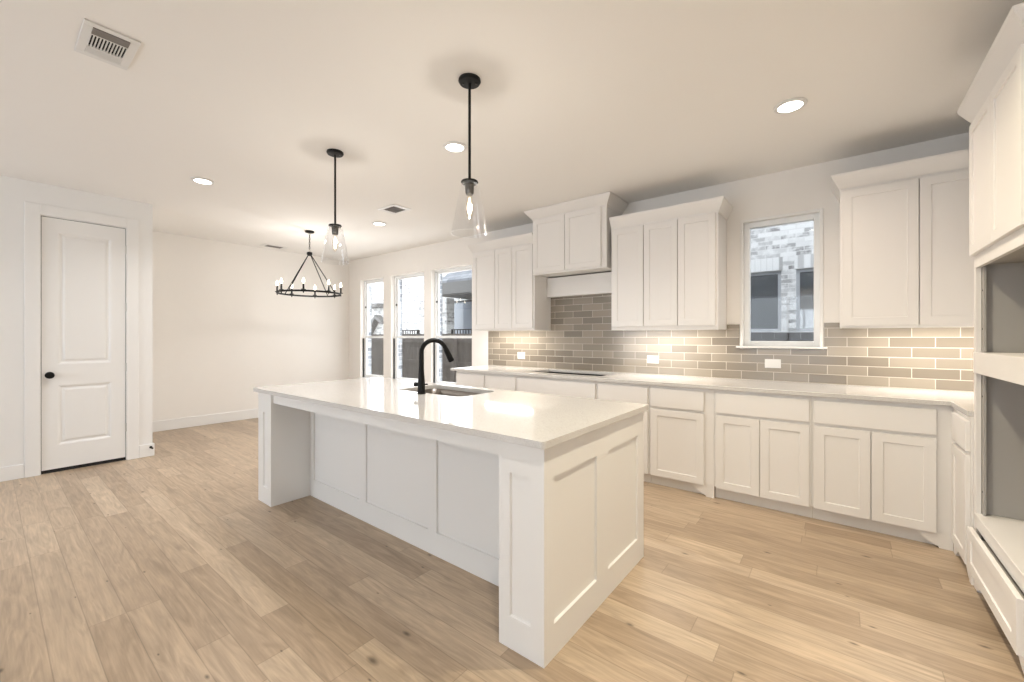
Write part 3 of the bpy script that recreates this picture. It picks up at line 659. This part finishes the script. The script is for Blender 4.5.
# ------------------------------------------------------------------ chandelier
CX, CY, ZR = -5.80, 2.81, 1.93
ch = thing('chandelier', 'black wagon wheel chandelier with eight lit candle bulbs', 'chandelier', (CX, CY, HC))
RR = .405
view = math.atan2(-CY, -CX)                                 # direction from the fitting to the viewer
def cp(a, rr, z): t = view+a; return (CX+rr*math.cos(t), CY+rr*math.sin(t), z)
rg = nb(); lathe(rg, [(RR-.004, ZR+.012), (RR+.004, ZR+.012), (RR+.004, ZR-.012), (RR-.004, ZR-.012)], (CX, CY, 0), 72, True)
obj('ring', rg, BLACK, ch, smooth=True)
obj('canopy', lathe(nb(), [(.058, HC-.001), (.060, HC-.018), (.05, HC-.024), (.012, HC-.028)], (CX, CY, 0), 32), BLACK, ch, smooth=True)
cn = nb()
for k in range(7):
    zz = HC-.035-k*.032; R_ = .013
    pts = [(CX+(R_*.6*math.cos(t) if k % 2 else 0), CY+(0 if k % 2 else R_*.6*math.cos(t)), zz-.008+.020*math.sin(t)) for t in [2*PI*j/12 for j in range(13)]]
    tube(cn, pts, .0032, 6, False)
obj('chain', cn, BLACK, ch, smooth=True)
hp = nb(); pts = [(CX+.016*math.cos(t), CY, 2.535+.020*math.sin(t)) for t in [2*PI*j/16 for j in range(17)]]; tube(hp, pts, .004, 6, False)
obj('loop', hp, HINGE, ch, smooth=True)
obj('hub', lathe(nb(), [(.012, 2.515), (.034, 2.505), (.036, 2.480), (.026, 2.462), (.010, 2.455)], (CX, CY, 0), 24), BLACK, ch, smooth=True)
for k in range(4):
    a = math.radians(-38+90*k); obj('support_rod', tube(nb(), [cp(a, .018, 2.475), cp(a, RR-.012, ZR+.010)], .0065, 8), BLACK, ch, smooth=True)
CBULB = mat('lit_candle_bulb', (1, .93, .8), .2, emit=(1, .90, .72), estr=10)
for k in range(8):
    a = math.radians(-10.2+45*k); c = cp(a, RR, 0)
    cd = obj('candle', lathe(nb(), [(.004, ZR-.030), (.007, ZR-.022), (.007, ZR+.012), (.028, ZR+.014), (.029, ZR+.020), (.012, ZR+.024), (.0105, ZR+.095), (.009, ZR+.098)], (c[0], c[1], 0), 16), BLACK, ch, smooth=True)
    obj('candle_bulb', lathe(nb(), [(.009, ZR+.098), (.014, ZR+.112), (.0155, ZR+.125), (.010, ZR+.150), (.003, ZR+.168)], (c[0], c[1], 0), 16), CBULB, cd, smooth=True)
l = bpy.data.lights.new('chandelier_light', 'POINT'); l.energy = 17; l.color = (1, .95, .90); l.shadow_soft_size = .04
o = bpy.data.objects.new('chandelier_light', l); C.objects.link(o); o.location = (CX, CY, ZR+.14)

# ------------------------------------------------------------------ outdoors
struct('ground', B(-30, 8, YW+.24, 24, -.42, -.30), GRAVEL)
fe = thing('fence', 'weathered grey board fence in the side yard outside the windows', 'fence', (-5, 6.4, -.3))
bm = nb(); x = -14
while x < -2.6:
    w_ = .138; box(bm, x, x+w_, 6.40, 6.418, -.28, 1.40+random.uniform(-.006, .006)); x += .142
obj('fence_boards', bm, FENCE, fe)
for z in (.1, .7, 1.20): obj('fence_rail', B(-14, -2.5, 6.36, 6.399, z, z+.085), FENCE, fe)
for k in range(5): obj('fence_post', B(-13.5+2.3*k, -13.41+2.3*k, 6.27, 6.359, -.3, 1.32), FENCE, fe)
BROWN = mat('dark_brown_fence_wood', (.026, .015, .011), .9, var=.4, vscale=4)
fe = thing('fence', 'dark brown wooden fence low in the view of the small window', 'fence', (.2, 6.4, -.3))
bm = nb(); x = -2.5
while x < 3: box(bm, x, x+.138, 6.40, 6.418, -.28, 1.385+random.uniform(-.004, .004)); x += .142
obj('fence_boards', bm, BROWN, fe)
for z in (.1, .7, 1.22): obj('fence_rail', B(-2.4, 3, 6.36, 6.399, z, z+.085), BROWN, fe)
for x in (-1.9, .45, 2.7): obj('fence_post', B(x, x+.09, 6.27, 6.359, -.3, 1.30), BROWN, fe)
# brick house across, seen by the small window
hn = thing('neighbor_house', 'whitewashed brick house wall with two dark windows outside the small window', 'house', (0, 7.6, -.3))
HW = [(-1.62, -.69, 1.41, 2.35), (-.50, .42, 1.41, 2.35)]
bm = nb(); xs = -4.6
for a, b, c, d in HW: box(bm, xs, a, 7.6, 7.8, -.3, 6); box(bm, a, b, 7.6, 7.8, -.3, c); box(bm, a, b, 7.6, 7.8, d, 6); xs = b
box(bm, xs, 4, 7.6, 7.8, -.3, 6); obj('wall', bm, BRICK, hn)
SOLD = brick_mat('whitewashed_soldier_course', (.80, .79, .78), (.19, .18, .18), (.70, .69, .68), .08, .21, .012, .9, bias=-.3, offset=0, dist=.01, off=(40, 21-2.655))
for a, b, c, d in HW:
    obj('soldier_course', B(a-.02, b+.02, 7.59, 7.602, d+.005, d+.21), SOLD, hn)
    bm = nb(); f = .045; box(bm, a, a+f, 7.63, 7.69, c, d); box(bm, b-f, b, 7.63, 7.69, c, d); box(bm, a+f, b-f, 7.63, 7.69, d-f, d); box(bm, a+f, b-f, 7.63, 7.69, c, c+f)
    wf = obj('window_frame', bm, SIDING, hn); obj('pane', B(a+f, b-f, 7.66, 7.67, c+f, d-f), GLASSDARK, wf)
# house seen by the three tall windows
h2 = thing('neighbor_house', 'pale brick house with shingled eave beyond the yard, outside the tall windows', 'house', (-12, 10, -.3))
bm = nb(); box(bm, -22, -4.7, 10.2, 10.5, -.3, 7); obj('wall', bm, BRICK, h2)
bm = nb(); prism(bm, [(8.95, 2.98), (8.95, 3.10), (10.19, 4.15), (10.19, 3.95)], -9.95, -4.7, 'x'); obj('porch_roof', bm, SHING, h2)
bm = nb(); box(bm, -9.98, -4.7, 8.90, 8.949, 2.66, 3.02); obj('fascia', bm, FASCIA, h2)
bm = nb(); box(bm, -9.98, -4.7, 8.95, 10.19, 2.62, 2.68); obj('soffit', bm, FASCIA, h2)
bm = nb(); box(bm, -10.50, -10.12, 9.4, 9.75, -.3, 2.62); obj('porch_column', bm, BRICK, h2)
bm = nb(); a, b, c, d = -10.76, -7.4, .6, 2.58; f = .06
for q in ((a, a+f, c, d), (b-f, b, c, d), (a+f, b-f, d-f, d), (a+f, b-f, c, c+f)): box(bm, q[0], q[1], 10.12, 10.19, q[2], q[3])
wf = obj('window_frame', bm, SLOT, h2, label='black window frame'); obj('pane', B(a+f, b-f, 10.15, 10.16, c+f, d-f), mat('pale_reflective_glass', (.32, .35, .40), .08, spec=.8), wf)
bm = nb(); prism(bm, [(-15.75, 1.40), (-14.95, 2.24), (-14.50, 1.98), (-14.50, 1.86), (-14.95, 2.08), (-15.60, 1.36)], 9.9, 10.19, 'y'); obj('gable_trim', bm, FASCIA, h2)
obj('eave_board', B(-15.55, -14.65, 9.8, 10.19, 2.54, 2.70), FASCIA, h2)
for a, b, lab in ((-10.93, -10.05, 'short black metal railing outside the middle tall window'), (-8.62, -7.55, 'short black metal railing outside the tall window by the cabinets')):
    rl = thing('metal_railing', lab, 'railing', ((a+b)/2, 8.2, -.3))
    bm = nb(); box(bm, a, b, 8.19, 8.22, 1.52, 1.55); box(bm, a, b, 8.19, 8.22, .2, .23); obj('rail', bm, BLACK, rl)
    bm = nb(); x = a
    while x < b: box(bm, x, x+.02, 8.195, 8.215, .2, 1.53); x += .11
    for x in (a, b-.05): box(bm, x, x+.05, 8.18, 8.23, -.3, 1.53)
    obj('pickets', bm, BLACK, rl)
